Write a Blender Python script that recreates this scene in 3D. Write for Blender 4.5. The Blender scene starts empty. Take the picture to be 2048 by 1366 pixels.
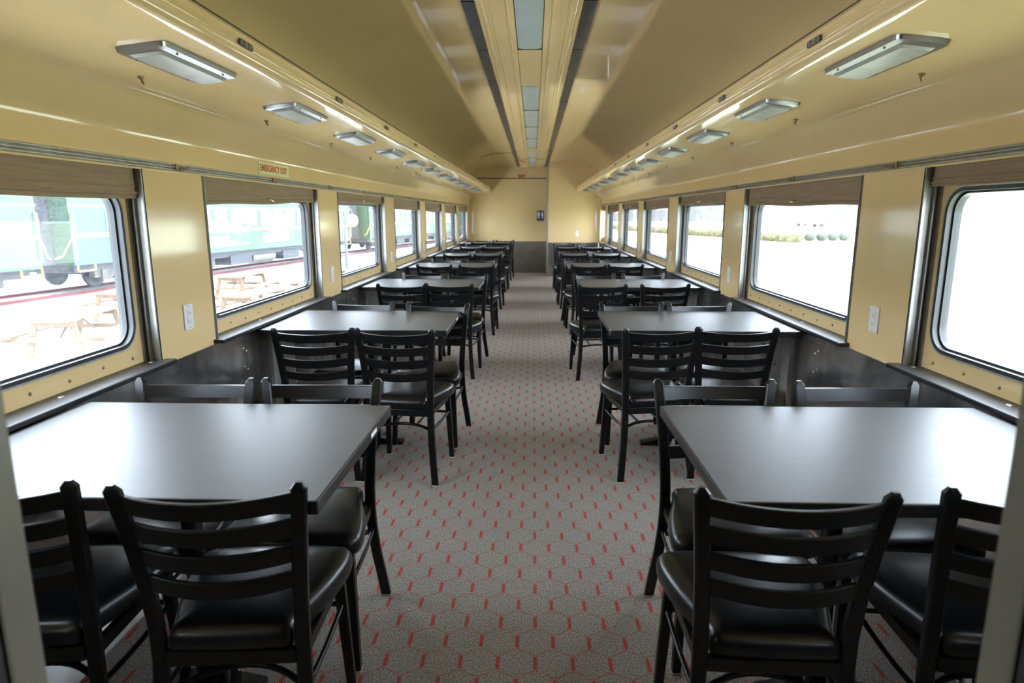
import bpy, bmesh, math, random
from mathutils import Vector, Matrix
random.seed(7)
PI = math.pi
SC = bpy.context.scene
COL = SC.collection

# ------------------------------------------------------------------ helpers
def ordinal(n):
    return ['first', 'second', 'third', 'fourth', 'fifth', 'sixth', 'seventh', 'eighth', 'ninth', 'tenth',
            'eleventh', 'twelfth', 'thirteenth', 'fourteenth', 'fifteenth'][n]

class MB:
    """collects shapes into one bmesh"""
    def __init__(self):
        self.bm = bmesh.new()
        self.mi = 0
    def face(self, vs):
        try:
            f = self.bm.faces.new(vs)
            f.material_index = self.mi
            return f
        except ValueError:
            return None
    def verts(self, pts):
        return [self.bm.verts.new(p) for p in pts]
    def box(self, x0, x1, y0, y1, z0, z1, bev=0.0):
        x0, x1 = min(x0, x1), max(x0, x1)
        y0, y1 = min(y0, y1), max(y0, y1)
        z0, z1 = min(z0, z1), max(z0, z1)
        v = self.verts([(x0, y0, z0), (x1, y0, z0), (x1, y1, z0), (x0, y1, z0),
                        (x0, y0, z1), (x1, y0, z1), (x1, y1, z1), (x0, y1, z1)])
        fs = [self.face([v[i] for i in q]) for q in
              ((3, 2, 1, 0), (4, 5, 6, 7), (0, 1, 5, 4), (1, 2, 6, 5), (2, 3, 7, 6), (3, 0, 4, 7))]
        if bev > 0:
            es = set()
            for f in fs:
                es.update(f.edges)
            r = bmesh.ops.bevel(self.bm, geom=list(es), offset=bev, segments=2, affect='EDGES', profile=0.5)
            for f in r['faces']:
                f.material_index = self.mi
        return self
    def obox(self, c, half, rot=None, bev=0.0):
        """box centred at c with half sizes, rotated by matrix rot"""
        n0 = len(self.bm.verts)
        before = set(self.bm.verts)
        self.box(-half[0], half[0], -half[1], half[1], -half[2], half[2], bev)
        new = [v for v in self.bm.verts if v not in before]
        for v in new:
            p = v.co.copy()
            if rot is not None:
                p = rot @ p
            v.co = p + Vector(c)
        return self
    def loft(self, rings, cap=True, closed=False):
        """rings: list of equal-length closed loops"""
        R = [self.verts(r) for r in rings]
        n = len(R[0])
        m = len(R)
        for i in range(m - 1 + (1 if closed else 0)):
            a, b = R[i], R[(i + 1) % m]
            for j in range(n):
                self.face([a[j], a[(j + 1) % n], b[(j + 1) % n], b[j]])
        if cap and not closed:
            self.face(R[0][::-1])
            self.face(R[-1])
        return self
    def prism_y(self, prof, y0, y1):
        """closed (x,z) polygon extruded along y"""
        a = self.verts([(x, y0, z) for x, z in prof])
        b = self.verts([(x, y1, z) for x, z in prof])
        n = len(prof)
        for j in range(n):
            self.face([a[j], a[(j + 1) % n], b[(j + 1) % n], b[j]])
        self.face(a[::-1]); self.face(b)
        return self
    def prism_x(self, prof, x0, x1):
        """closed (y,z) polygon extruded along x"""
        a = self.verts([(x0, y, z) for y, z in prof])
        b = self.verts([(x1, y, z) for y, z in prof])
        n = len(prof)
        for j in range(n):
            self.face([a[j], a[(j + 1) % n], b[(j + 1) % n], b[j]])
        self.face(a[::-1]); self.face(b)
        return self
    def tube(self, path, r, n=8, cap=True):
        path = [Vector(p) for p in path]
        rings = []
        for i, p in enumerate(path):
            d = (path[min(i + 1, len(path) - 1)] - path[max(i - 1, 0)]).normalized()
            up = Vector((0, 0, 1)) if abs(d.z) < 0.9 else Vector((1, 0, 0))
            s = d.cross(up).normalized(); t = s.cross(d).normalized()
            rr = r[i] if isinstance(r, (list, tuple)) else r
            rings.append([p + s * (rr * math.cos(2 * PI * k / n)) + t * (rr * math.sin(2 * PI * k / n)) for k in range(n)])
        return self.loft(rings, cap)
    def cyl(self, c, axis, r, h, n=16, r2=None):
        c = Vector(c); a = Vector(axis).normalized()
        up = Vector((0, 0, 1)) if abs(a.z) < 0.9 else Vector((1, 0, 0))
        s = a.cross(up).normalized(); t = s.cross(a).normalized()
        r2 = r if r2 is None else r2
        rings = []
        for q, rr in ((-h / 2, r), (h / 2, r2)):
            rings.append([c + a * q + s * (rr * math.cos(2 * PI * k / n)) + t * (rr * math.sin(2 * PI * k / n)) for k in range(n)])
        return self.loft(rings)
    def dome(self, c, axis, r, h, n=10):
        c = Vector(c); a = Vector(axis).normalized()
        up = Vector((0, 0, 1)) if abs(a.z) < 0.9 else Vector((1, 0, 0))
        s = a.cross(up).normalized(); t = s.cross(a).normalized()
        rings = []
        for q, rr in ((0, 1.0), (0.55, 0.85), (0.88, 0.5), (1.0, 0.12)):
            rings.append([c + a * (q * h) + s * (rr * r * math.cos(2 * PI * k / n)) + t * (rr * r * math.sin(2 * PI * k / n)) for k in range(n)])
        return self.loft(rings)
    def build(self, name, mat, parent=None, smooth=20, loc=None):
        bmesh.ops.remove_doubles(self.bm, verts=self.bm.verts, dist=1e-5)
        bmesh.ops.recalc_face_normals(self.bm, faces=self.bm.faces)
        me = bpy.data.meshes.new(name)
        self.bm.to_mesh(me); self.bm.free()
        for m in (mat if isinstance(mat, (list, tuple)) else [mat]):
            me.materials.append(m)
        if smooth:
            me.polygons.foreach_set('use_smooth', [True] * len(me.polygons))
            me.set_sharp_from_angle(angle=math.radians(smooth))
        o = bpy.data.objects.new(name, me)
        COL.objects.link(o)
        if parent is not None:
            o.parent = parent
        if loc is not None:
            o.location = loc
        return o

def tag(o, label=None, cat=None, group=None, kind=None):
    if label: o['label'] = label
    if cat: o['category'] = cat
    if group: o['group'] = group
    if kind: o['kind'] = kind
    return o

def empty(name, loc=(0, 0, 0), rz=0.0):
    o = bpy.data.objects.new(name, None)
    o.empty_display_size = 0.1
    o.location = loc; o.rotation_euler = (0, 0, rz)
    COL.objects.link(o)
    return o

def structure(o, label=None):
    o['kind'] = 'structure'
    o['label'] = label or o.name.replace('_', ' ')
    o['category'] = o.name.split('.')[0].rstrip('0123456789_').replace('_', ' ')
    return o

KIDS = {}
def kids(o):
    return [c for c in bpy.data.objects if c.parent == o]

def copy_tree(o, parent=None, cache={}):
    c = o.copy(); COL.objects.link(c)
    c.parent = parent
    key = o.name
    if key not in cache:
        cache[key] = kids(o)
    for ch in cache[key]:
        copy_tree(ch, c)
    return c

# ------------------------------------------------------------------ materials
def new_mat(name):
    m = bpy.data.materials.new(name)
    m.use_nodes = True
    nt = m.node_tree
    b = nt.nodes['Principled BSDF']
    return m, nt, b

def N(nt, typ, **kw):
    n = nt.nodes.new(typ)
    for k, v in kw.items():
        if k.startswith('i_'):
            n.inputs[k[2:].replace('_', ' ')].default_value = v
        else:
            setattr(n, k, v)
    return n

def simple(name, col, rough=0.5, metal=0.0, spec=0.5, noise=None, bump=None, coat=0.0, coat_rough=0.05, rough_noise=None):
    """noise=(scale, amount) colour mottling; bump=(scale, strength, distance)"""
    m, nt, b = new_mat(name)
    b.inputs['Base Color'].default_value = (*col, 1)
    b.inputs['Roughness'].default_value = rough
    b.inputs['Metallic'].default_value = metal
    b.inputs['Specular IOR Level'].default_value = spec
    b.inputs['Coat Weight'].default_value = coat
    b.inputs['Coat Roughness'].default_value = coat_rough
    tc = N(nt, 'ShaderNodeTexCoord')
    if noise:
        nz = N(nt, 'ShaderNodeTexNoise'); nz.inputs['Scale'].default_value = noise[0]; nz.inputs['Detail'].default_value = 4
        nt.links.new(tc.outputs['Object'], nz.inputs['Vector'])
        mr = N(nt, 'ShaderNodeMapRange')
        mr.inputs['From Min'].default_value = 0.3; mr.inputs['From Max'].default_value = 0.7
        mr.inputs['To Min'].default_value = 1 - noise[1]; mr.inputs['To Max'].default_value = 1 + noise[1]
        nt.links.new(nz.outputs['Fac'], mr.inputs['Value'])
        mx = N(nt, 'ShaderNodeVectorMath', operation='SCALE')
        mx.inputs[0].default_value = col
        nt.links.new(mr.outputs['Result'], mx.inputs['Scale'])
        nt.links.new(mx.outputs['Vector'], b.inputs['Base Color'])
    if rough_noise:
        nz = N(nt, 'ShaderNodeTexNoise'); nz.inputs['Scale'].default_value = rough_noise[0]
        nt.links.new(tc.outputs['Object'], nz.inputs['Vector'])
        mr = N(nt, 'ShaderNodeMapRange')
        mr.inputs['To Min'].default_value = rough - rough_noise[1]; mr.inputs['To Max'].default_value = rough + rough_noise[1]
        nt.links.new(nz.outputs['Fac'], mr.inputs['Value'])
        nt.links.new(mr.outputs['Result'], b.inputs['Roughness'])
    if bump:
        nz = N(nt, 'ShaderNodeTexNoise'); nz.inputs['Scale'].default_value = bump[0]; nz.inputs['Detail'].default_value = 3
        nt.links.new(tc.outputs['Object'], nz.inputs['Vector'])
        bp = N(nt, 'ShaderNodeBump'); bp.inputs['Strength'].default_value = bump[1]; bp.inputs['Distance'].default_value = bump[2]
        nt.links.new(nz.outputs['Fac'], bp.inputs['Height'])
        nt.links.new(bp.outputs['Normal'], b.inputs['Normal'])
    return m

CREAM = (0.73, 0.54, 0.275)
M = {}
M['cream'] = simple('cream_gloss_paint', CREAM, 0.075, noise=(1.3, 0.03), bump=(2.2, 0.10, 0.012))
M['cream_ceiling'] = simple('cream_ceiling_paint', (0.72, 0.52, 0.255), 0.035, noise=(1.1, 0.04), bump=(1.2, 0.06, 0.012))
M['cream_flat'] = simple('cream_pillar_paint', CREAM, 0.09, noise=(1.3, 0.03), bump=(2.0, 0.05, 0.006))
M['alu'] = simple('aluminium_trim', (0.50, 0.49, 0.45), 0.32, 0.9, noise=(30, 0.12))
M['alu_dark'] = simple('dull_metal_trim', (0.40, 0.385, 0.34), 0.42, 0.8, noise=(20, 0.15))
M['bracket'] = simple('grey_table_bracket', (0.40, 0.39, 0.37), 0.45, 0.3, noise=(15, 0.1))
M['channel'] = simple('grey_blind_channel', (0.27, 0.265, 0.25), 0.40, 0.8, noise=(20, 0.1))
M['black_metal'] = simple('black_powder_coated_steel', (0.003, 0.003, 0.0035), 0.33, 0.0, 0.36)
M['vinyl'] = simple('black_vinyl', (0.004, 0.004, 0.005), 0.31, 0.0, 0.42, bump=(70, 0.10, 0.0008), rough_noise=(3, 0.03))
M['edge_black'] = simple('black_edge_band', (0.010, 0.010, 0.011), 0.32)
M['rubber'] = simple('black_rubber_gasket', (0.018, 0.019, 0.022), 0.36)
M['ledge'] = simple('black_laminate_ledge', (0.050, 0.050, 0.054), 0.46, spec=0.9, noise=(40, 0.15))
M['blind'] = None
M['white_plastic'] = simple('white_plastic', (0.72, 0.71, 0.70), 0.35)
M['grey_slot'] = simple('grey_socket_slot', (0.16, 0.15, 0.13), 0.6)
M['screw'] = simple('steel_screw', (0.55, 0.54, 0.50), 0.3, 0.9)
M['dark_screw'] = simple('dull_rivet', (0.30, 0.28, 0.22), 0.4, 0.7)
M['glide'] = simple('nylon_glide', (0.62, 0.57, 0.44), 0.5)
M['lens'] = simple('frosted_lamp_lens', (0.36, 0.36, 0.315), 0.38, noise=(14, 0.12))
M['strip_lens'] = simple('blue_grey_strip_lens', (0.42, 0.48, 0.47), 0.22, noise=(8, 0.05))
M['lamp_frame'] = simple('pewter_lamp_frame', (0.27, 0.27, 0.27), 0.30, 0.85)
M['vent'] = simple('dark_vent_slot', (0.050, 0.050, 0.056), 0.32, noise=(9, 0.4))
M['groove'] = simple('dark_groove', (0.06, 0.05, 0.035), 0.6)
M['brass'] = simple('worn_brass', (0.36, 0.28, 0.15), 0.35, 0.8)
M['plate_dark'] = simple('dark_number_plate', (0.06, 0.055, 0.045), 0.4)
M['plate_mark'] = simple('plate_lettering', (0.48, 0.46, 0.38), 0.5)
M['sign_green'] = simple('pale_green_sticker', (0.62, 0.66, 0.30), 0.4)
M['sign_red'] = simple('red_sign_lettering', (0.55, 0.06, 0.03), 0.5)
M['sign_blue'] = simple('navy_sign', (0.012, 0.035, 0.11), 0.4)
M['sign_white'] = simple('white_sign_figure', (0.72, 0.72, 0.74), 0.5)
M['door_frame'] = simple('greige_painted_steel', (0.25, 0.225, 0.17), 0.35, 0.35, noise=(12, 0.08))
M['dark_seal'] = simple('dark_door_seal', (0.03, 0.026, 0.02), 0.5)
M['vestibule'] = simple('vestibule_painted_gloom', (0.045, 0.04, 0.03), 0.6)  # colour darkened to stand in for an unlit vestibule
# outside
M['concrete'] = simple('pale_concrete_platform', (0.66, 0.65, 0.62), 0.9, noise=(0.8, 0.1))
M['grass'] = simple('dry_pale_grass', (0.48, 0.50, 0.36), 0.95, noise=(0.5, 0.15))
M['ballast'] = simple('grey_ballast', (0.36, 0.35, 0.34), 0.95, noise=(6, 0.4))
M['coach_green'] = simple('coach_green_paint', (0.019, 0.052, 0.027), 0.35, noise=(0.7, 0.2))
M['coach_stripe'] = simple('coach_white_stripe', (0.55, 0.56, 0.54), 0.4)
M['coach_roof'] = simple('coach_grey_roof', (0.07, 0.10, 0.09), 0.6)
M['coach_pane'] = simple('coach_pane_painted_sky', (0.32, 0.34, 0.34), 0.05, spec=0.8)  # pale base colour stands in for sky reflected in the panes
M['coach_panel'] = simple('coach_pale_panel', (0.14, 0.2, 0.17), 0.5)
M['under'] = simple('underframe_black', (0.020, 0.022, 0.030), 0.6)
M['bogie'] = simple('dusty_bogie_steel', (0.055, 0.048, 0.043), 0.7, noise=(3, 0.4))
M['tank'] = simple('grey_tank', (0.08, 0.075, 0.065), 0.5)
M['yellow'] = simple('yellow_handrail', (0.28, 0.18, 0.03), 0.4)
M['rail_red'] = simple('rusty_red_rail', (0.12, 0.018, 0.02), 0.6)
M['wood'] = simple('weathered_picnic_wood', (0.115, 0.074, 0.045), 0.8, noise=(5, 0.25))
M['post_dark'] = simple('lamp_post_paint', (0.05, 0.055, 0.07), 0.5)
M['globe'] = simple('white_lamp_globe', (0.8, 0.8, 0.78), 0.3)
M['hedge'] = simple('yellow_green_hedge', (0.065, 0.055, 0.02), 0.9, noise=(2.5, 0.6))
M['bush'] = simple('grey_green_bush', (0.045, 0.05, 0.038), 0.9, noise=(3, 0.5))
M['bark'] = simple('pale_bark', (0.13, 0.12, 0.12), 0.9)
M['van_white'] = simple('white_vehicle_paint', (0.7, 0.7, 0.7), 0.4)
M['tyre'] = simple('dark_tyre', (0.03, 0.03, 0.035), 0.7)
M['house_wall'] = simple('pale_house_wall', (0.45, 0.44, 0.42), 0.8)
M['house_roof'] = simple('light_grey_roof', (0.34, 0.33, 0.33), 0.8)
M['hill'] = simple('wooded_hill', (0.098, 0.096, 0.097), 0.95, noise=(0.35, 0.25))

# laminate table top with faint brushed grain
def mk_laminate():
    m, nt, b = new_mat('charcoal_laminate')
    tc = N(nt, 'ShaderNodeTexCoord')
    mp = N(nt, 'ShaderNodeMapping'); mp.inputs['Scale'].default_value = (6, 130, 1)
    nz = N(nt, 'ShaderNodeTexNoise'); nz.inputs['Scale'].default_value = 1.6; nz.inputs['Detail'].default_value = 6
    nt.links.new(tc.outputs['Object'], mp.inputs['Vector']); nt.links.new(mp.outputs['Vector'], nz.inputs['Vector'])
    cr = N(nt, 'ShaderNodeValToRGB')
    cr.color_ramp.elements[0].position = 0.3; cr.color_ramp.elements[0].color = (0.020, 0.020, 0.022, 1)
    cr.color_ramp.elements[1].position = 0.7; cr.color_ramp.elements[1].color = (0.034, 0.034, 0.037, 1)
    nt.links.new(nz.outputs['Fac'], cr.inputs['Fac']); nt.links.new(cr.outputs['Color'], b.inputs['Base Color'])
    b.inputs['Roughness'].default_value = 0.45; b.inputs['Specular IOR Level'].default_value = 0.95
    n2 = N(nt, 'ShaderNodeTexNoise'); n2.inputs['Scale'].default_value = 600
    nt.links.new(tc.outputs['Object'], n2.inputs['Vector'])
    bp = N(nt, 'ShaderNodeBump'); bp.inputs['Strength'].default_value = 0.12; bp.inputs['Distance'].default_value = 0.0006
    nt.links.new(n2.outputs['Fac'], bp.inputs['Height']); nt.links.new(bp.outputs['Normal'], b.inputs['Normal'])
    return m
M['laminate'] = mk_laminate()

# brushed steel wainscot; broad vertical colour streaks imitate reflected light patches
def mk_steel(name, lo, hi, rough=0.30):
    m, nt, b = new_mat(name)
    tc = N(nt, 'ShaderNodeTexCoord')
    mp = N(nt, 'ShaderNodeMapping'); mp.inputs['Scale'].default_value = (3.0, 3.0, 0.6)
    nz = N(nt, 'ShaderNodeTexNoise'); nz.inputs['Scale'].default_value = 1.5; nz.inputs['Detail'].default_value = 5
    nt.links.new(tc.outputs['Object'], mp.inputs['Vector']); nt.links.new(mp.outputs['Vector'], nz.inputs['Vector'])
    cr = N(nt, 'ShaderNodeValToRGB')
    cr.color_ramp.elements[0].position = 0.35; cr.color_ramp.elements[0].color = (*lo, 1)
    cr.color_ramp.elements[1].position = 0.65; cr.color_ramp.elements[1].color = (*hi, 1)
    nt.links.new(nz.outputs['Fac'], cr.inputs['Fac']); nt.links.new(cr.outputs['Color'], b.inputs['Base Color'])
    b.inputs['Metallic'].default_value = 0.9; b.inputs['Roughness'].default_value = rough
    n2 = N(nt, 'ShaderNodeTexNoise'); n2.inputs['Scale'].default_value = 3.0
    nt.links.new(tc.outputs['Object'], n2.inputs['Vector'])
    bp = N(nt, 'ShaderNodeBump'); bp.inputs['Strength'].default_value = 0.5; bp.inputs['Distance'].default_value = 0.03
    nt.links.new(n2.outputs['Fac'], bp.inputs['Height']); nt.links.new(bp.outputs['Normal'], b.inputs['Normal'])
    return m
M['steel'] = mk_steel('steel_painted_reflections', (0.18, 0.175, 0.17), (0.58, 0.565, 0.55), 0.20)
M['steel_bright'] = mk_steel('bright_steel_plate', (0.42, 0.41, 0.39), (0.58, 0.57, 0.55), 0.34)
M['steel_end'] = simple('brown_grey_end_panel', (0.155, 0.132, 0.104), 0.42, 0.3, noise=(6, 0.12))

# woven roller blind
def mk_blind():
    m, nt, b = new_mat('brown_woven_blind')
    tc = N(nt, 'ShaderNodeTexCoord')
    w = N(nt, 'ShaderNodeTexNoise'); w.inputs['Scale'].default_value = 180
    nt.links.new(tc.outputs['Object'], w.inputs['Vector'])
    mp = N(nt, 'ShaderNodeMapping'); mp.inputs['Scale'].default_value = (1, 2, 60)
    w2 = N(nt, 'ShaderNodeTexNoise'); w2.inputs['Scale'].default_value = 2.0
    nt.links.new(tc.outputs['Object'], mp.inputs['Vector']); nt.links.new(mp.outputs['Vector'], w2.inputs['Vector'])
    ad = N(nt, 'ShaderNodeMath', operation='ADD'); nt.links.new(w.outputs['Fac'], ad.inputs[0]); nt.links.new(w2.outputs['Fac'], ad.inputs[1])
    cr = N(nt, 'ShaderNodeValToRGB')
    cr.color_ramp.elements[0].position = 0.35; cr.color_ramp.elements[0].color = (0.28, 0.205, 0.135, 1)
    cr.color_ramp.elements[1].position = 0.68; cr.color_ramp.elements[1].color = (0.38, 0.285, 0.195, 1)
    ml = N(nt, 'ShaderNodeMath', operation='MULTIPLY'); ml.inputs[1].default_value = 0.5
    nt.links.new(ad.outputs[0], ml.inputs[0]); nt.links.new(ml.outputs[0], cr.inputs['Fac'])
    nt.links.new(cr.outputs['Color'], b.inputs['Base Color'])
    b.inputs['Roughness'].default_value = 0.9; b.inputs['Specular IOR Level'].default_value = 0.2
    bp = N(nt, 'ShaderNodeBump'); bp.inputs['Strength'].default_value = 0.3; bp.inputs['Distance'].default_value = 0.002
    nt.links.new(ad.outputs[0], bp.inputs['Height']); nt.links.new(bp.outputs['Normal'], b.inputs['Normal'])
    return m
M['blind'] = mk_blind()

# window glass: clear, reflecting by Fresnel, optionally dusty
def mk_glass(name, dust):
    m = bpy.data.materials.new(name); m.use_nodes = True
    nt = m.node_tree; nt.nodes.clear()
    out = N(nt, 'ShaderNodeOutputMaterial')
    tr = N(nt, 'ShaderNodeBsdfTransparent'); tr.inputs['Color'].default_value = (0.93, 0.955, 0.945, 1)
    gl = N(nt, 'ShaderNodeBsdfGlossy'); gl.inputs['Roughness'].default_value = 0.02
    fr = N(nt, 'ShaderNodeFresnel')
    ge = N(nt, 'ShaderNodeNewGeometry')
    io = N(nt, 'ShaderNodeMapRange'); io.inputs['To Min'].default_value = 1.45; io.inputs['To Max'].default_value = 1 / 1.45
    nt.links.new(ge.outputs['Backfacing'], io.inputs['Value']); nt.links.new(io.outputs['Result'], fr.inputs['IOR'])
    mx = N(nt, 'ShaderNodeMixShader')
    nt.links.new(fr.outputs['Fac'], mx.inputs['Fac']); nt.links.new(tr.outputs[0], mx.inputs[1]); nt.links.new(gl.outputs[0], mx.inputs[2])
    df = N(nt, 'ShaderNodeBsdfTranslucent'); df.inputs['Color'].default_value = (0.8, 0.82, 0.82, 1)
    tc = N(nt, 'ShaderNodeTexCoord')
    n1 = N(nt, 'ShaderNodeTexNoise'); n1.inputs['Scale'].default_value = 150; n1.inputs['Detail'].default_value = 2
    n2 = N(nt, 'ShaderNodeTexNoise'); n2.inputs['Scale'].default_value = 3
    for q in (n1, n2): nt.links.new(tc.outputs['Object'], q.inputs['Vector'])
    mu = N(nt, 'ShaderNodeMath', operation='MULTIPLY'); nt.links.new(n1.outputs['Fac'], mu.inputs[0]); nt.links.new(n2.outputs['Fac'], mu.inputs[1])
    mr = N(nt, 'ShaderNodeMapRange'); mr.inputs['From Min'].default_value = 0.12; mr.inputs['From Max'].default_value = 0.45
    mr.inputs['To Min'].default_value = 0.0; mr.inputs['To Max'].default_value = dust
    nt.links.new(mu.outputs[0], mr.inputs['Value'])
    m2 = N(nt, 'ShaderNodeMixShader')
    nt.links.new(mr.outputs['Result'], m2.inputs['Fac']); nt.links.new(mx.outputs[0], m2.inputs[1]); nt.links.new(df.outputs[0], m2.inputs[2])
    nt.links.new(m2.outputs[0], out.inputs['Surface'])
    return m
M['glass'] = mk_glass('window_glass', 0.010)
M['glass_dusty'] = mk_glass('dusty_window_glass', 0.045)

# carpet: heather grey with red dashes on a hexagon grid
def mk_carpet():
    m, nt, b = new_mat('hexagon_carpet')
    L = nt.links.new
    S = 0.1195; T = S * math.sqrt(3)
    X0, Y0 = 0.0145, 1.808
    tc = N(nt, 'ShaderNodeTexCoord')
    sp = N(nt, 'ShaderNodeSeparateXYZ'); L(tc.outputs['Object'], sp.inputs[0])
    def math_(op, a, bb=None, c=None):
        n = N(nt, 'ShaderNodeMath', operation=op)
        for i, v in enumerate((a, bb, c)):
            if v is None: continue
            if isinstance(v, (int, float)): n.inputs[i].default_value = v
            else: L(v, n.inputs[i])
        return n.outputs[0]
    # wobble of the woven line
    nz = N(nt, 'ShaderNodeTexNoise'); nz.inputs['Scale'].default_value = 260; L(tc.outputs['Object'], nz.inputs['Vector'])
    wob = math_('MULTIPLY', math_('SUBTRACT', nz.outputs['Fac'], 0.5), 0.004)
    # dashes sit on the vertical hexagon edges: edge at x = X0 + k S (row A)
    x = math_('ADD', math_('SUBTRACT', sp.outputs['X'], X0 + S / 2), wob)
    y = math_('SUBTRACT', sp.outputs['Y'], Y0)
    def cell(ox, oy):
        ax = math_('SUBTRACT', math_('FLOORED_MODULO', math_('ADD', x, ox + S / 2), S), S / 2)
        ay = math_('SUBTRACT', math_('FLOORED_MODULO', math_('ADD', y, oy + T / 2), T), T / 2)
        d = math_('ADD', math_('MULTIPLY', ax, ax), math_('MULTIPLY', ay, ay))
        return ax, ay, d
    ax, ay, da = cell(0, 0)
    bx, by, db = cell(S / 2, T / 2)
    sel = math_('LESS_THAN', db, da)
    inv = math_('SUBTRACT', 1.0, sel)
    gx = math_('ABSOLUTE', math_('ADD', math_('MULTIPLY', bx, sel), math_('MULTIPLY', ax, inv)))
    gy = math_('ABSOLUTE', math_('ADD', math_('MULTIPLY', by, sel), math_('MULTIPLY', ay, inv)))
    ev = math_('SUBTRACT', S / 2, gx)
    es = math_('SUBTRACT', S / 2, math_('ADD', math_('MULTIPLY', gx, 0.5), math_('MULTIPLY', gy, 0.8660254)))
    dash = math_('MULTIPLY', math_('LESS_THAN', ev, 0.0068), math_('LESS_THAN', gy, 0.030))
    # three stitched columns inside a dash
    rib = math_('ADD', 0.80, math_('MULTIPLY', math_('SINE', math_('MULTIPLY', ev, 1100.0)), 0.18))
    dash = math_('MULTIPLY', dash, rib)
    dots = math_('GREATER_THAN', math_('SINE', math_('MULTIPLY', sp.outputs['X'], 1150.0)), -0.35)
    thin = math_('MULTIPLY', math_('MULTIPLY', math_('LESS_THAN', es, 0.0023), dots), 0.85)
    mask = math_('MAXIMUM', dash, thin)
    # heather fibres
    f1 = N(nt, 'ShaderNodeTexNoise'); f1.inputs['Scale'].default_value = 230; f1.inputs['Detail'].default_value = 3; L(tc.outputs['Object'], f1.inputs['Vector'])
    mp = N(nt, 'ShaderNodeMapping'); mp.inputs['Scale'].default_value = (520, 120, 1); L(tc.outputs['Object'], mp.inputs['Vector'])
    f2 = N(nt, 'ShaderNodeTexNoise'); f2.inputs['Scale'].default_value = 1.0; L(mp.outputs['Vector'], f2.inputs['Vector'])
    f3 = N(nt, 'ShaderNodeTexNoise'); f3.inputs['Scale'].default_value = 2.0; L(tc.outputs['Object'], f3.inputs['Vector'])
    fib = math_('ADD', math_('MULTIPLY', f1.outputs['Fac'], 0.6), math_('MULTIPLY', f2.outputs['Fac'], 0.4))
    cr = N(nt, 'ShaderNodeValToRGB')
    cr.color_ramp.elements[0].position = 0.38; cr.color_ramp.elements[0].color = (0.085, 0.078, 0.072, 1)
    cr.color_ramp.elements[1].position = 0.64; cr.color_ramp.elements[1].color = (0.56, 0.525, 0.49, 1)
    L(fib, cr.inputs['Fac'])
    big = math_('ADD', 0.9, math_('MULTIPLY', f3.outputs['Fac'], 0.2))
    sc = N(nt, 'ShaderNodeVectorMath', operation='SCALE'); L(cr.outputs['Color'], sc.inputs[0]); L(big, sc.inputs['Scale'])
    red = N(nt, 'ShaderNodeVectorMath', operation='SCALE'); red.inputs[0].default_value = (0.44, 0.052, 0.036)
    L(math_('ADD', 0.75, math_('MULTIPLY', f1.outputs['Fac'], 0.5)), red.inputs['Scale'])
    mix = N(nt, 'ShaderNodeMix', data_type='RGBA')
    L(mask, mix.inputs['Factor']); L(sc.outputs[0], mix.inputs['A']); L(red.outputs[0], mix.inputs['B'])
    L(mix.outputs['Result'], b.inputs['Base Color'])
    b.inputs['Roughness'].default_value = 0.95; b.inputs['Specular IOR Level'].default_value = 0.1
    bp = N(nt, 'ShaderNodeBump'); bp.inputs['Strength'].default_value = 0.5; bp.inputs['Distance'].default_value = 0.002
    L(fib, bp.inputs['Height']); L(bp.outputs['Normal'], b.inputs['Normal'])
    return m
M['carpet'] = mk_carpet()

# ------------------------------------------------------------------ text
def text_mesh(txt, size, mat, parent, right, up, origin, name='lettering', width=None, bold=0.0):
    cu = bpy.data.curves.new('t', 'FONT'); cu.body = txt; cu.size = size
    cu.align_x = 'CENTER'; cu.align_y = 'CENTER'; cu.extrude = 0.0004; cu.offset = bold
    ob = bpy.data.objects.new('t', cu); COL.objects.link(ob)
    dg = bpy.context.evaluated_depsgraph_get(); dg.update()
    me = bpy.data.meshes.new_from_object(ob.evaluated_get(dg))
    bpy.data.objects.remove(ob)
    xs = [v.co.x for v in me.vertices]
    k = (width / (max(xs) - min(xs))) if width else 1.0
    r = Vector(right); u = Vector(up); n = r.cross(u)
    for v in me.vertices:
        p = v.co.copy()
        v.co = r * (p.x * k) + u * p.y + n * p.z + Vector(origin)
    me.materials.clear(); me.materials.append(mat)
    o = bpy.data.objects.new(name, me); COL.objects.link(o); o.parent = parent
    return o

# ------------------------------------------------------------------ the car shell
YN, YF = 0.60, 15.80          # near bulkhead and far end wall
YPART = 14.90                 # partition on the right
H_LEDGE = 0.803
SIDES = {
    'left': dict(s=-1, W=1.55, a=2.57, p=2.105, w=0.475, nwin=7, end=YF, soff_end=15.10),
    'right': dict(s=1, W=1.50, a=2.59, p=2.135, w=0.475, nwin=7, end=YPART, soff_end=14.35),
}
def FX(sd, u):
    """x of a point u metres in front (towards the aisle) of the pillar face"""
    return sd['s'] * (sd['W'] - u)

# floor
f = MB().box(-1.66, 1.61, -1.2, 16.0, -0.10, 0.0).build('floor', M['carpet'])
structure(f, 'grey carpet with a red hexagon dash pattern')

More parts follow.
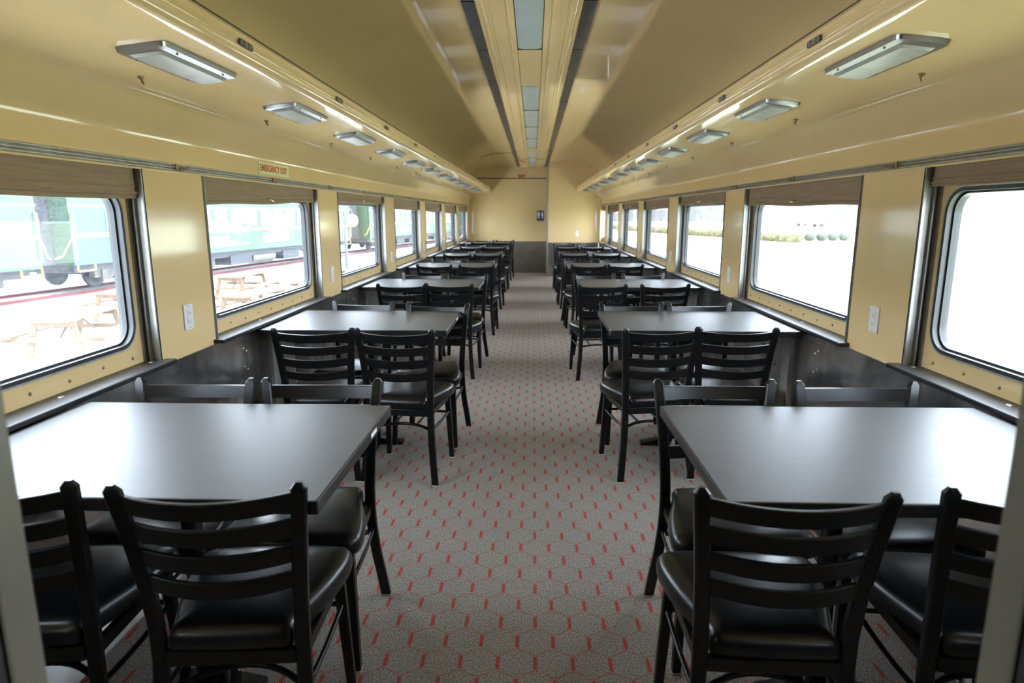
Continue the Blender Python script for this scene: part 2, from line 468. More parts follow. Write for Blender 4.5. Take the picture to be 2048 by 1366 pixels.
# ceiling vault (closed thickness)
def ceiling_profile():
    xc = -0.025
    half = [(0, 2.540), (0.35, 2.540), (0.75, 2.537), (1.0, 2.518), (1.2, 2.480), (1.36, 2.428), (1.47, 2.365), (1.535, 2.27), (1.56, 2.15), (1.565, 1.98)]
    inner = [(xc - x, z) for x, z in reversed(half)] + [(xc + x, z) for x, z in half[1:]]
    outer = [(xc + (x + 0.09), z + (0.0 if i == len(half) - 1 else 0.08)) for i, (x, z) in reversed(list(enumerate(half)))]
    outer += [(xc - (x + 0.09), z + (0.0 if i == len(half) - 1 else 0.08)) for i, (x, z) in enumerate(half)][1:]
    return inner + outer
c = MB()
c.prism_y(ceiling_profile(), YN - 0.05, YF + 0.1)
ceil = c.build('ceiling', M['cream_ceiling'], smooth=40)
structure(ceil, 'glossy cream vaulted ceiling')

# cove from the rail up to the overhead shelf, then the shelf nose: profile in u (towards aisle), z
def support(pts, d=0.005):
    """extra profile points beside every bend so that flat stretches stay flat when shaded smooth"""
    out = [pts[0]]
    for (a, b), (c_, e) in zip(pts[:-1], pts[1:]):
        L_ = math.hypot(c_ - a, e - b)
        if L_ > 0.03:
            for t in (d / L_, 1 - d / L_):
                out.append((a + (c_ - a) * t, b + (e - b) * t))
        out.append((c_, e))
    return out
COVE = support([(0.0, 1.577), (0.0, 1.700), (0.0025, 1.716), (0.0085, 1.731), (0.018, 1.746), (0.072, 1.828), (0.081, 1.840), (0.094, 1.850), (0.110, 1.857),
                (0.20, 1.872), (0.295, 1.888), (0.45, 1.906), (0.525, 1.913)])
NOSE = [(0.525, 1.913), (0.545, 1.914), (0.558, 1.919), (0.566, 1.928), (0.568, 1.940), (0.566, 1.956), (0.560, 1.959), (0.560, 1.962), (0.564, 1.966),
        (0.562, 1.979), (0.556, 1.982), (0.556, 1.985), (0.559, 1.989), (0.556, 2.002), (0.549, 2.005), (0.546, 2.014)]

win_no = 0
blind_bottom = {
    'left': [(1.456, 1.462), (1.443, 1.482), (1.496, 1.508), (1.458, 1.454), (1.443, 1.438), (1.426, 1.415), (1.457, 1.458)],
    'right': [(1.500, 1.505), (1.442, 1.460), (1.496, 1.493), (1.468, 1.461), (1.494, 1.492), (1.462, 1.420), (1.494, 1.491)],
}
rail_no = 0
def rrect(y0, y1, z0, z1, r, seg=7):
    pts = []
    for cy, cz, a0 in ((y1 - r, z1 - r, 0), (y0 + r, z1 - r, 90), (y0 + r, z0 + r, 180), (y1 - r, z0 + r, 270)):
        for k in range(seg + 1):
            a = math.radians(a0 + 90 * k / seg)
            pts.append((cy + r * math.cos(a), cz + r * math.sin(a)))
    return pts
def corner_map(y0, y1, z0, z1, seg=7):
    pts = []
    for q in ((y1, z1), (y0, z1), (y0, z0), (y1, z0)):
        pts += [q] * (seg + 1)
    return pts

for side, sd in SIDES.items():
    s = sd['s']; W = sd['W']
    X = lambda u: FX(sd, u)
    yend = sd['end']
    pil = [(sd['a'] + sd['p'] * k, sd['a'] + sd['p'] * k + sd['w']) for k in range(-1, sd['nwin'])]
    pil[0] = (YN - 0.02, pil[0][1])
    if side == 'right':
        pil[-1] = (14.78, yend)
    else:
        pil[-1] = (pil[-1][0], yend)
    # ---- wall: cove + pillars (cream)
    w = MB()
    prof = [(X(u), z) for u, z in COVE] + [(X(0.525), 1.955), (X(-0.02), 1.955), (X(-0.14), 1.98), (X(-0.14), 1.577)]
    w.prism_y(prof, YN - 0.02, yend)
    w.build('wall_%s' % side, M['cream'], smooth=40)
    structure(bpy.data.objects['wall_%s' % side], 'glossy cream cove above the %s windows' % side)
    for (y0, y1) in pil:
        p = MB(); p.box(X(0.0), X(-0.10), y0, y1, 0.70, 1.585, 0.006)
        o = p.build('wall_%s_pillar' % side, M['cream_flat'])
        structure(o, 'glossy cream pillar between the %s windows' % side)
    # vertical panel seams of the cove
    # ---- overhead shelf nose
    n = MB()
    prof = [(X(u), z) for u, z in NOSE] + [(X(0.525), 2.014), (X(0.525), 1.955)]
    n.prism_y(prof, YN - 0.02, sd['soff_end'] - 0.02)
    o = n.build('trim_%d' % (1 if side == 'left' else 2), M['cream'], smooth=50)
    structure(o, 'ribbed cream nosing along the %s overhead shelf' % side)
    g = MB(); g.box(X(0.538), X(0.525), YN, sd['soff_end'] - 0.03, 2.0135, 2.026)  # dark strip colour stands in for the shadow in the groove
    g.box(X(0.525), X(-0.05), YN, sd['soff_end'] - 0.03, 1.956, 2.02)  # hidden shelf top added to stop light leaking in behind
    o = g.build('trim_%d' % (3 if side == 'left' else 4), M['groove'])
    structure(o, 'strip painted dark as groove shadow on top of the %s overhead shelf' % side)
    # cream closing piece at the shelf end
    # ---- metal rail
    r = MB()
    zt = 1.617; zb = 1.583
    rp = [(-0.004, zb)]
    for k in range(3):
        z0 = zb + 0.0113 * k
        rp += [(0.006, z0 + 0.0005), (0.0115, z0 + 0.0035), (0.0115, z0 + 0.006), (0.005, z0 + 0.0088), (0.003, z0 + 0.0108)]
    rp += [(0.003, zt), (-0.004, zt)]
    r.prism_y([(X(u), z) for u, z in rp], YN, yend - 0.01)
    rail = r.build('trim_%d' % (5 if side == 'left' else 6), M['alu'], smooth=30)
    structure(rail, 'three-groove metal curtain rail above the %s windows' % side)
    lip = MB(); lip.box(X(0.004), X(-0.06), YN, yend - 0.01, 1.575, 1.583)
    lip.build('rail_lip', M['cream'], rail)
    k = 0
    y = 1.75 if side == 'left' else 1.70
    while y < yend - 0.5:
        h = MB()
        h.box(X(0.011), X(0.016), y, y + 0.014, 1.586, 1.614)
        h.tube([(X(0.022), y + 0.012, 1.588), (X(0.024), y + 0.05, 1.592), (X(0.022), y + 0.085, 1.601), (X(0.016), y + 0.09, 1.606)], 0.0035, 6)
        h.build('rail_clip', M['brass'], rail)
        y += sd['p'] / 2
    # ---- wainscot
    wn = MB(); wn.box(X(0.008), X(-0.14), YN - 0.02, yend, 0.0, 0.781)
    o = wn.build('wainscot_%s' % side, M['steel'])
    structure(o, 'dark steel panelling with reflections painted in streaks below the %s windows' % side)
    y = 1.2
    while y < yend - 0.4:
        sp = MB()
        for zz in (0.70, 0.60, 0.28):
            sp.dome((X(0.008), y, zz), (-s, 0, 0), 0.006, 0.004, 8)
            sp.dome((X(0.008), y + 0.035, zz - 0.02), (-s, 0, 0), 0.006, 0.004, 8)
        sp.build('rivets', M['screw'], o)
        y += sd['p'] / 2
    # ---- base duct
    b = MB()
    b.prism_y([(X(0.0), 0.0), (X(0.185), 0.0), (X(0.185), 0.012), (X(0.15), 0.10), (X(0.14), 0.115), (X(0.0), 0.115)], YN, yend)
    o = b.build('baseboard_%s' % side, M['steel_bright'])
    structure(o, 'bright steel duct cover along the foot of the %s wall' % side)
    # ---- windows
    for k in range(sd['nwin']):
        y0, y1 = pil[k][1], pil[k + 1][0]
        win_no += 1
        wi = empty('window_%d' % win_no, (0, 0, 0))
        gy0, gy1, gz0, gz1 = y0 + 0.065, y1 - 0.065, 0.878, 1.500
        if side == 'right' and k == 6:
            gy1 = y1 - 0.05
        xi, xo = X(-0.058), X(-0.105)
        hole = rrect(gy0, gy1, gz0, gz1, 0.095)
        outer = corner_map(y0 - 0.01, y1 + 0.01, 0.74, 1.66)
        pn = MB()
        pn.loft([[(xi, a, bb) for a, bb in outer], [(xi, a, bb) for a, bb in hole], [(xo, a, bb) for a, bb in hole], [(xo, a, bb) for a, bb in outer]], cap=False, closed=True)
        pn.build('window_frame', M['cream'], wi)
        # thin bright bead + gasket
        def ring(m, d0, d1, xa, xb, name):
            q = MB()
            A = rrect(gy0 + d0, gy1 - d0, gz0 + d0, gz1 - d0, 0.095 - d0)
            B = rrect(gy0 + d1, gy1 - d1, gz0 + d1, gz1 - d1, max(0.02, 0.095 - d1))
            q.loft([[(xa, a, bb) for a, bb in A], [(xa, a, bb) for a, bb in B], [(xb, a, bb) for a, bb in B], [(xb, a, bb) for a, bb in A]], cap=False, closed=True)
            return q.build(name, m, wi)
        ring(M['alu_dark'], -0.006, 0.002, X(-0.052), X(-0.062), 'bead')
        ring(M['rubber'], 0.002, 0.016, X(-0.050), X(-0.10), 'gasket')
        ring(M['rubber'], 0.016, 0.024, X(-0.072), X(-0.10), 'inner_gasket')
        pa = MB()
        A = rrect(gy0 + 0.01, gy1 - 0.01, gz0 + 0.01, gz1 - 0.01, 0.085)
        v = pa.verts([(X(-0.088), a, bb) for a, bb in A]); pa.face(v)
        pa.build('pane', M['glass_dusty'] if (side == 'left' and k == 0) else M['glass'], wi)
        # side channels in the reveal
        for (ya, d) in ((y0, 1), (y1, -1)):
            ch = MB()
            def bx(u0, u1, a, bb):
                ch.box(X(u0), X(u1), ya + d * a, ya + d * bb, H_LEDGE - 0.004, 1.576)
            bx(0.004, -0.058, -0.002, 0.006)      # back of the channel on the pillar side
            bx(0.004, -0.006, 0.0, 0.014)         # bright outer flange
            bx(-0.030, -0.036, 0.0, 0.022)
            bx(-0.050, -0.058, 0.0, 0.030)
            ch.build('blind_channel', M['channel'], wi)
        # rivets under the glass
        rv = MB()
        nr = 9
        for q in range(nr):
            yy = y0 + 0.10 + (y1 - y0 - 0.2) * q / (nr - 1)
            rv.dome((X(-0.058), yy, 0.832 + (0.004 if q % 2 else 0)), (-s, 0, 0), 0.0065, 0.006, 8)
        rv.build('rivets', M['dark_screw'], wi)
        # ledge
        le = MB()
        le.box(X(0.048), X(-0.062), y0 - 0.03, y1 + 0.035, 0.783, H_LEDGE, 0.004)
        le.bm.normal_update()
        for f_ in le.bm.faces:
            f_.material_index = 0 if f_.normal.z > 0.9 else 1
        sill = le.build('window_sill', [M['ledge'], M['edge_black']], wi)
        sc_ = MB()
        for q in range(4):
            yy = y0 + 0.04 + (y1 - y0 - 0.08) * q / 3
            sc_.dome((X(-0.02), yy, H_LEDGE), (0, 0, 1), 0.011, 0.004, 10)
        sc_.build('screws', M['screw'], sill)
        structure(wi, '%s window from the camera on the %s, rounded corners and black sill' % (ordinal(k), side))
        # ---- blind
        zb0, zb1 = blind_bottom[side][k]
        br = empty('roller_blind', (X(-0.03), (y0 + y1) / 2, 1.575))
        hw = (y1 - y0) / 2 - 0.012
        rings = []
        nseg = 14
        def zb_at(t): return zb0 + (zb1 - zb0) * t
        fab = MB()
        cols = []
        prof = [(0.0, 0.000), (0.10, 0.000), (0.52, 0.001), (0.58, 0.006), (0.62, 0.001), (0.74, 0.001), (0.78, 0.009), (0.84, 0.010), (0.88, 0.002), (0.97, 0.004), (1.0, 0.004)]
        front, back = [], []
        for i in range(nseg + 1):
            t = i / nseg
            yy = -hw + 2 * hw * t
            zb_ = zb_at(t) + 0.004 * math.sin(t * PI * (2 + (k % 3)))
            front.append(fab.verts([(-s * (d + 0.004), yy, (1.0 - q) * 0.02 * 0 + (zb_ - 1.575) * q) for q, d in prof]))
            back.append(fab.verts([(s * 0.003, yy, (zb_ - 1.575) * q) for q, d in prof]))
        for i in range(nseg):
            for j in range(len(prof) - 1):
                fab.face([front[i][j], front[i + 1][j], front[i + 1][j + 1], front[i][j + 1]])
                fab.face([back[i][j], back[i][j + 1], back[i + 1][j + 1], back[i + 1][j]])
            fab.face([front[i][-1], front[i + 1][-1], back[i + 1][-1], back[i][-1]])
            fab.face([front[i][0], back[i][0], back[i + 1][0], front[i + 1][0]])
        for e in (0, nseg):
            for j in range(len(prof) - 1):
                fab.face([front[e][j], front[e][j + 1], back[e][j + 1], back[e][j]])
        fab.build('fabric', M['blind'], br, smooth=60)
        pu = MB()
        zz = (zb0 + zb1) / 2 - 1.575 + 0.028
        pu.box(-s * 0.004, -s * 0.010, -0.018, 0.018, zz - 0.006, zz + 0.008)
        pu.tube([(-s * 0.010, -0.004, zz), (-s * 0.03, 0.0, zz - 0.004), (-s * 0.034, 0.012, zz - 0.012)], 0.006, 7)
        pu.build('pull', M['brass'], br)
        tag(br, 'brown roller blind, partly drawn, over the %s window from the camera on the %s' % (ordinal(k), side), 'blind', 'roller blinds over the %s windows' % side)

# ---- rounded cream ends of the overhead shelves
for side, sd in SIDES.items():
    X = lambda u: FX(sd, u)
    y1 = sd['soff_end']
    e = MB()
    rings = []
    base = [(0.30, 1.89)] + [(u, z) for u, z in NOSE] + [(0.30, 2.014)]
    for t, k in ((0, 1.0), (0.012, 0.985), (0.02, 0.94), (0.024, 0.86)):
        cu, cz = 0.42, 1.955
        rings.append([(X(cu + (u - cu) * k), y1 - 0.022 + t, cz + (z - cz) * k) for u, z in base])
    e.loft(rings)
    structure(e.build('trim_%d' % (7 if side == 'left' else 8), M['cream'], smooth=60), 'rounded end cap of the %s overhead shelf' % side)

# far end wall and partition
w = MB(); w.box(-1.66, 0.40, YF, YF + 0.1, 0.762, 2.7)
o = w.build('wall_back', M['cream']); structure(o, 'cream end wall at the far end of the car')
w = MB(); w.box(-1.66, 0.40, YF - 0.004, YF + 0.1, 0, 0.762); o2 = w.build('wainscot_back', M['steel_end']); structure(o2, 'grey-brown panel along the foot of the far end wall')
t = MB(); t.box(-1.45, 0.32, YF - 0.008, YF + 0.01, 2.236, 2.256); t.build('trim_9', M['groove']); structure(bpy.data.objects['trim_9'], 'dark strip across the end wall')
t = MB(); t.box(-0.412, -0.406, YF - 0.003, YF + 0.01, 0.762, 2.236); t.build('trim_10', M['cream_ceiling']); structure(bpy.data.objects['trim_10'], 'panel joint on the end wall')
# partition with rounded right corner
w = MB()
pts = [(0.335, YPART), (1.38, YPART)]
for k in range(7):
    a = math.radians(90 * k / 6)
    pts.append((1.38 + 0.11 * math.sin(a), YPART - 0.11 + 0.11 * math.cos(a)))
pts += [(1.49, YPART - 0.25), (1.62, YPART - 0.25), (1.62, YF + 0.1), (0.335, YF + 0.1)]
lo = [(x, y, 0.77) for x, y in pts]; hi = [(x, y, 2.72) for x, y in pts]
w.loft([lo, hi])
o = w.build('wall_partition', M['cream']); structure(o, 'cream partition wall at the right end of the car')
w = MB(); w.box(0.335, 1.49, YPART - 0.006, YF + 0.1, 0, 0.77); o = w.build('wainscot_partition', M['steel']); structure(o, 'dark steel panel along the foot of the partition')
t = MB(); t.box(0.312, 0.337, YPART - 0.012, YPART + 0.03, 0.0, 2.56); t.box(0.312, 0.335, YPART + 0.03, YF, 0, 2.56)
t.build('trim_11', M['alu_dark']); structure(bpy.data.objects['trim_11'], 'metal corner post of the partition')

# near bulkhead with the doorway the camera stands in
w = MB()
DL, DR = -0.525, 0.459
w.box(-1.66, DL - 0.05, YN - 0.10, YN - 0.02, 0, 2.7); w.box(DR + 0.05, 1.61, YN - 0.10, YN - 0.02, 0, 2.7); w.box(DL - 0.05, DR + 0.05, YN - 0.10, YN - 0.02, 2.1, 2.7)
structure(w.build('wall_front', M['cream']), 'cream bulkhead around the doorway')
w = MB(); w.box(-1.54, DL - 0.05, YN - 0.02, YN - 0.012, 0, 0.9); w.box(DR + 0.05, 1.49, YN - 0.02, YN - 0.012, 0, 0.9)  # unseen dark panel added so the chair backs reflect something dark
structure(w.build('wainscot_front', M['steel']), 'unseen dark steel panel added on the near bulkhead to darken chair reflections')
d = empty('door_1')
j = MB()
j.box(DL, DL - 0.045, YN - 0.045, YN, 0, 2.06, 0.004); j.box(DR, DR + 0.045, YN - 0.045, YN, 0, 2.06, 0.004); j.box(DL - 0.045, DR + 0.045, YN - 0.045, YN, 2.06, 2.105)
j.build('door_frame', M['door_frame'], d)
j = MB()
j.box(DL - 0.004, DL - 0.06, YN - 0.075, YN - 0.046, 0, 2.06); j.box(DR + 0.004, DR + 0.06, YN - 0.075, YN - 0.046, 0, 2.06)
j.build('door_seal', M['dark_seal'], d)
structure(d, 'grey steel door frame around the camera')
v = MB()  # unseen box added to keep sky light out behind the camera
v.box(-0.95, -0.85, -1.2, YN - 0.08, 0, 2.4); v.box(0.80, 0.90, -1.2, YN - 0.08, 0, 2.4); v.box(-0.95, 0.9, -1.3, -1.2, 0, 2.4); v.box(-0.95, 0.9, -1.3, YN - 0.08, 2.4, 2.5)
structure(v.build('wall_vestibule', M['vestibule']), 'unseen vestibule behind the doorway, closing off sky, painted dark for lack of light')

# central light channel
XC = -0.03
ch = MB()
hw = 0.285
prof = [(-hw, 2.545), (-hw, 2.49), (-hw + 0.012, 2.478), (-hw + 0.030, 2.478), (-hw + 0.034, 2.470), (-hw + 0.052, 2.468), (-hw + 0.056, 2.474), (-hw + 0.075, 2.474), (-hw + 0.080, 2.468),
        (-0.135, 2.468), (-0.130, 2.474), (-0.118, 2.474), (-0.113, 2.466), (-0.082, 2.466), (-0.080, 2.490)]
prof = prof + [(-x, z) for x, z in reversed(prof)]
ch.prism_y([(XC + x, z) for x, z in prof], YN - 0.02, YF)
o = ch.build('trim_12', M['cream_ceiling'], smooth=25); structure(o, 'moulded cream light channel along the ceiling centre')
for k, sg in enumerate((-1, 1)):
    vt = MB()
    y = YN
    while y < YF - 0.2:
        y2 = min(y + 1.05, YF - 0.02)
        vt.box(XC + sg * (hw + 0.001), XC + sg * (hw + 0.085), y, y2 - 0.015, 2.526, 2.542)
        y = y2
    o = vt.build('trim_%d' % (13 + k), M['vent']); structure(o, 'dark air slot on the %s of the ceiling light channel' % ('left', 'right')[k])
# blank cover plates between lens runs and the lens panels
runs = [(0.66, 4.50, 3), (5.75, 10.83, 4), (11.50, 15.10, 3)]
lens_no = 0
vis = 0
for (a, b_, n_) in runs:
    L_ = (b_ - a) / n_
    for q in range(n_):
        y0 = a + L_ * q; y1 = y0 + L_ - 0.012
        root = MB()
        hwid = 0.077
        prof = [(-hwid, 2.470), (-hwid + 0.006, 2.463), (-0.03, 2.459), (0.03, 2.459), (hwid - 0.006, 2.463), (hwid, 2.470), (hwid, 2.482), (-hwid, 2.482)]
        root.prism_y([(XC + x, z) for x, z in prof], y0, y1)
        o = root.build('strip_light', M['strip_lens'])
        e = MB(); e.box(XC - 0.079, XC + 0.079, y1, y1 + 0.010, 2.456, 2.482)
        e.build('end_clip', M['groove'], o)
        if a > 1:
            lab = 'blue-grey ceiling strip light, %s panel of the %s run from the camera' % (ordinal(q), ordinal(runs.index((a, b_, n_))))
        else:
            lab = 'blue-grey ceiling strip light nearest overhead, %s panel of the first run' % ordinal(q)
        tag(o, lab, 'ceiling light', 'strip lights along the ceiling centre')
for (a, b_) in ((4.50, 5.75), (10.83, 11.50), (15.10, YF)):
    cv = MB(); cv.box(XC - 0.079, XC + 0.079, a + 0.012, b_ - 0.012, 2.463, 2.482)
    structure(cv.build('trim_15', M['cream_ceiling']), 'blank cover plate in the ceiling light channel')

# ------------------------------------------------------------------ soffit lamps, hooks, number plates
def soffit_z(u):
    for (u0, z0), (u1, z1) in zip(COVE[:-1], COVE[1:]):
        if u0 <= u <= u1 and u1 > u0:
            return z0 + (z1 - z0) * (u - u0) / (u1 - u0)
    return 1.9
def make_lamp(s):
    root = empty('soffit_lamp')
    L_, w_ = 0.245, 0.080
    fr = MB()
    def loop(hl, hw_, r, z):
        return [(a, b_, z) for b_, a in rrect(-hl, hl, -hw_, hw_, r, 4)]
    A = loop(L_, w_, 0.022, -0.001); B = loop(L_ - 0.004, w_ - 0.004, 0.02, -0.014); Cc = loop(L_ - 0.030, w_ - 0.026, 0.012, -0.018); D = loop(L_ - 0.030, w_ - 0.026, 0.012, -0.004)
    fr.loft([A, B, Cc, D], cap=False)
    fr.build('lamp_frame', M['lamp_frame'], root)
    le = MB()
    le.loft([loop(L_ - 0.030, w_ - 0.026, 0.012, -0.006), loop(L_ - 0.031, w_ - 0.027, 0.012, -0.020), loop(L_ - 0.040, w_ - 0.036, 0.010, -0.027), loop(L_ - 0.10, w_ - 0.06, 0.006, -0.029)])
    le.build('lamp_lens', M['lens'], root)
    sc_ = MB()
    for a in (-0.15, 0.15):
        for b_ in (-1, 1):
            sc_.dome((b_ * (w_ - 0.014), a, -0.0165), (0, 0, -1), 0.004, 0.003, 7)
    sc_.build('screws', M['grey_slot'], root)
    return root
lampP = make_lamp(1)
first = True
for side, sd in SIDES.items():
    s = sd['s']
    y = 2.0; k = 0
    st = 1.07 if side == 'left' else 1.055
    lim = sd['soff_end'] - 0.6
    while y < lim:
        u = 0.374 if side == 'left' else 0.385
        o = lampP if first else copy_tree(lampP)
        first = False
        o.location = (FX(sd, u), y + 0.245, soffit_z(u))
        o.rotation_euler = (0, math.radians(-6.6) * s * -1 * -1, 0)
        # soffit rises towards the aisle
        o.rotation_euler = (0, math.atan2(0.018, 0.155) * s, 0)
        tag(o, 'rectangular frosted lamp in a metal frame, %s from the camera on the %s soffit' % (ordinal(k), side), 'ceiling lamp', 'lamps along the %s soffit' % side)
        y += st; k += 1
# coat hooks
def make_hook():
    m = MB()
    m.cyl((0, 0, -0.003), (0, 0, 1), 0.011, 0.006, 10)
    m.tube([(0, 0, -0.004), (0, 0, -0.018), (0.004, 0, -0.026)], [0.007, 0.005, 0.004], 7)
    m.tube([(0, 0, 0.002), (0.0, -0.004, -0.012), (0.0, -0.012, -0.016)], 0.003, 6)
    return m.build('coat_hook', M['brass'])
hookP = make_hook(); first = True
for side, sd in SIDES.items():
    for k in range(8):
        o = hookP if first else copy_tree(hookP)
        first = False
        u = 0.185
        y = (2.32 if side == 'left' else 2.36) + 1.068 * k
        o.location = (FX(sd, u), y, soffit_z(u))
        o.rotation_euler = (0, math.radians(12) * sd['s'], 0)
        tag(o, 'small dark brass hook, %s from the camera under the %s soffit' % (ordinal(k), side), 'hook', 'hooks under the %s soffit' % side)
# number plates on the nosing
for side, sd in SIDES.items():
    s = sd['s']
    for k in range(9):
        y = (2.31 if side == 'left' else 2.33) + 1.075 * k
        xx = FX(sd, 0.566)
        root = MB()
        pts = [(a, b_) for a, b_ in rrect(-0.052, 0.052, -0.0115, 0.0115, 0.009, 4)]
        z0 = 1.966
        root.loft([[(xx, y + a, z0 + b_) for a, b_ in pts], [(xx - s * 0.004, y + a, z0 + b_) for a, b_ in pts]])
        o = root.build('number_plate', M['plate_dark'])
        tag(o, 'small dark number plate, %s from the camera on the %s shelf nosing' % (ordinal(k), side), 'plate', 'number plates on the %s shelf nosing' % side)
        mk = MB()
        for q in (-0.034, 0.034):
            mk.box(xx - s * 0.004, xx - s * 0.0045, y + q - 0.002, y + q + 0.002, z0 - 0.007, z0 + 0.007)
        mk.build('plate_bars', M['plate_mark'], o)
        if k < 2:
            text_mesh('33' if side == 'right' else '26', 0.024, M['plate_mark'], o, (0, -s, 0), (0, 0, 1), (xx - s * 0.0045, y, z0), 'plate_number')

# ------------------------------------------------------------------ outlets, signs, switch
def make_outlet():
    root = empty('power_outlet')
    p = MB(); p.box(0, 0.007, -0.0375, 0.0375, -0.058, 0.058, 0.003); p.build('cover_plate', M['white_plastic'], root)
    q = MB(); q.box(0.006, 0.009, -0.0165, 0.0165, -0.034, 0.034, 0.001); q.build('socket', M['white_plastic'], root)
    sl = MB()
    for zz in (0.018, -0.018):
        sl.box(0.0085, 0.0095, -0.008, -0.0055, zz - 0.004, zz + 0.006); sl.box(0.0085, 0.0095, 0.0055, 0.008, zz - 0.004, zz + 0.006)
        sl.cyl((0.009, 0, zz - 0.009), (1, 0, 0), 0.0028, 0.001, 8)
    for zz in (0.047, -0.047):
        sl.cyl((0.0072, 0, zz), (1, 0, 0), 0.003, 0.001, 8)
    sl.build('slots', M['grey_slot'], root)
    return root
outP = make_outlet(); first = True
for side, sd in SIDES.items():
    for k in range(5):
        y = sd['a'] + sd['p'] * k + (0.235 if side == 'left' else 0.245)
        o = outP if first else copy_tree(outP)
        first = False
        o.location = (FX(sd, 0.0), y, 0.949)
        o.rotation_euler = (0, 0, 0 if side == 'left' else PI)
        tag(o, 'white power outlet on the %s cream pillar from the camera on the %s' % (ordinal(k), side), 'outlet', 'power outlets on the %s pillars' % side)
# emergency exit sticker on the left cove
sdL = SIDES['left']
xs = FX(sdL, 0.0)
sg = MB(); sg.box(xs, xs + 0.0035, 3.69, 4.14, 1.627, 1.694); sg = sg.build('exit_sign', M['sign_green'])
tag(sg, 'pale green sticker reading EMERGENCY EXIT in red above the second left window', 'sign')
text_mesh('EMERGENCY EXIT', 0.050, M['sign_red'], sg, (0, 1, 0), (0, 0, 1), (xs + 0.0040, 3.905, 1.661), 'lettering', width=0.40, bold=0.0016)
sg = MB(); sg.box(-0.375, -0.184, YF - 0.002, YF, 2.265, 2.33); sg = sg.build('exit_sign', M['cream'])
tag(sg, 'small EXIT sign in red letters high on the far end wall', 'sign')
text_mesh('EXIT', 0.075, M['sign_red'], sg, (1, 0, 0), (0, 0, 1), (-0.28, YF - 0.003, 2.297), 'lettering', width=0.18, bold=0.006)
# restroom sign
sg = MB(); A = rrect(0.083, 0.254, 1.25, 1.494, 0.015, 4)
sg.loft([[(a, YF - 0.005, b_) for a, b_ in A], [(a, YF, b_) for a, b_ in A]])
sg = sg.build('restroom_sign', M['sign_blue'])
tag(sg, 'navy restroom sign with two white figures on the far end wall', 'sign')
for q, (cx, fem) in enumerate(((0.125, False), (0.212, True))):
    fg = MB()
    yq = YF - 0.0055
    fg.cyl((cx, yq, 1.462), (0, 1, 0), 0.013, 0.001, 12)
    if fem:
        prof = [(cx - 0.015, 1.445), (cx + 0.015, 1.445), (cx + 0.034, 1.365), (cx + 0.014, 1.37), (cx + 0.012, 1.305), (cx - 0.012, 1.305), (cx - 0.014, 1.37), (cx - 0.034, 1.365)]
    else:
        prof = [(cx - 0.026, 1.445), (cx + 0.026, 1.445), (cx + 0.03, 1.375), (cx + 0.019, 1.372), (cx + 0.016, 1.305), (cx - 0.016, 1.305), (cx - 0.019, 1.372), (cx - 0.03, 1.375)]
    v1 = fg.verts([(a, yq - 0.0005, b_) for a, b_ in prof]); fg.face(v1)
    fg.build('figure', M['sign_white'], sg)
sw = MB(); sw.box(0.962, 1.036, YPART - 0.006, YPART, 0.91, 1.03, 0.002); sw = sw.build('light_switch', M['white_plastic'])
tag(sw, 'white light switch plate on the cream partition wall', 'switch')
t = MB(); t.box(0.992, 1.006, YPART - 0.012, YPART - 0.005, 0.955, 0.985); t.build('toggle', M['white_plastic'], sw)

# ------------------------------------------------------------------ tables
ZT = 0.780
def make_table(side):
    sd = SIDES[side]; s = sd['s']
    # local: origin on the floor under the table centre; u along +x towards the wall for right
    xa, xw = (0.515, 0.520)        # half length to the aisle / to the wall
    root = empty('dining_table')
    t = MB()
    t.mi = 0
    t.box(-0.5175, 0.5175, -0.365, 0.365, ZT - 0.034, ZT, 0.0045)
    for f in t.bm.faces:
        f.material_index = 0 if (f.normal.z > 0.7 or (f.calc_center_median().z > ZT - 0.0015)) else 1
    t.bm.normal_update()
    for f in t.bm.faces:
        f.material_index = 0 if f.normal.z > 0.9 else 1
    t.build('tabletop', [M['laminate'], M['edge_black']], root, smooth=20)
    cx = 0.015 if side == 'left' else -0.10
    c = MB(); c.cyl((cx, 0, 0.38), (0, 0, 1), 0.028, 0.69, 24); c.box(-0.16, 0.16, -0.16, 0.16, ZT - 0.052, ZT - 0.034)
    c.build('column', M['black_metal'], root)
    b = MB()
    for a in (0, 1):
        pr = [(-0.17, 0.0), (0.17, 0.0), (0.17, 0.016), (0.05, 0.04), (-0.05, 0.04), (-0.17, 0.016)]
        if a: b.prism_x([(y, z) for y, z in pr], cx - 0.03, cx + 0.03)
        else: b.prism_y([(x + cx, z) for x, z in pr], -0.03, 0.03)
    b.build('base', M['black_metal'], root)
    # wall-side steel angle
    k = MB()
    X = lambda d: s * (0.5175 - d)
    k.box(X(0.0), X(0.006), -0.21, -0.11, 0.13, ZT - 0.036)
    k.box(X(0.0), X(0.095), -0.116, -0.110, 0.13, ZT - 0.036)
    k.prism_y([(X(0.0), ZT - 0.036), (X(0.20), ZT - 0.036), (X(0.0), ZT - 0.20)], -0.110, -0.104)
    k.build('wall_bracket', M['bracket'], root)
    ho = MB()
    for zz in (0.20, 0.36, 0.54, 0.68):
        ho.cyl((X(0.045), -0.1165, zz), (0, 1, 0), 0.006, 0.002, 10)
    ho.build('bracket_holes', M['dark_seal'], root)
    return root
TP = 2.125
TY = {'left': [1.308] + [1.30 + TP * k for k in range(1, 7)], 'right': [1.335 + TP * k for k in range(6)]}
TCX = {'left': -0.9875, 'right': 0.9425}
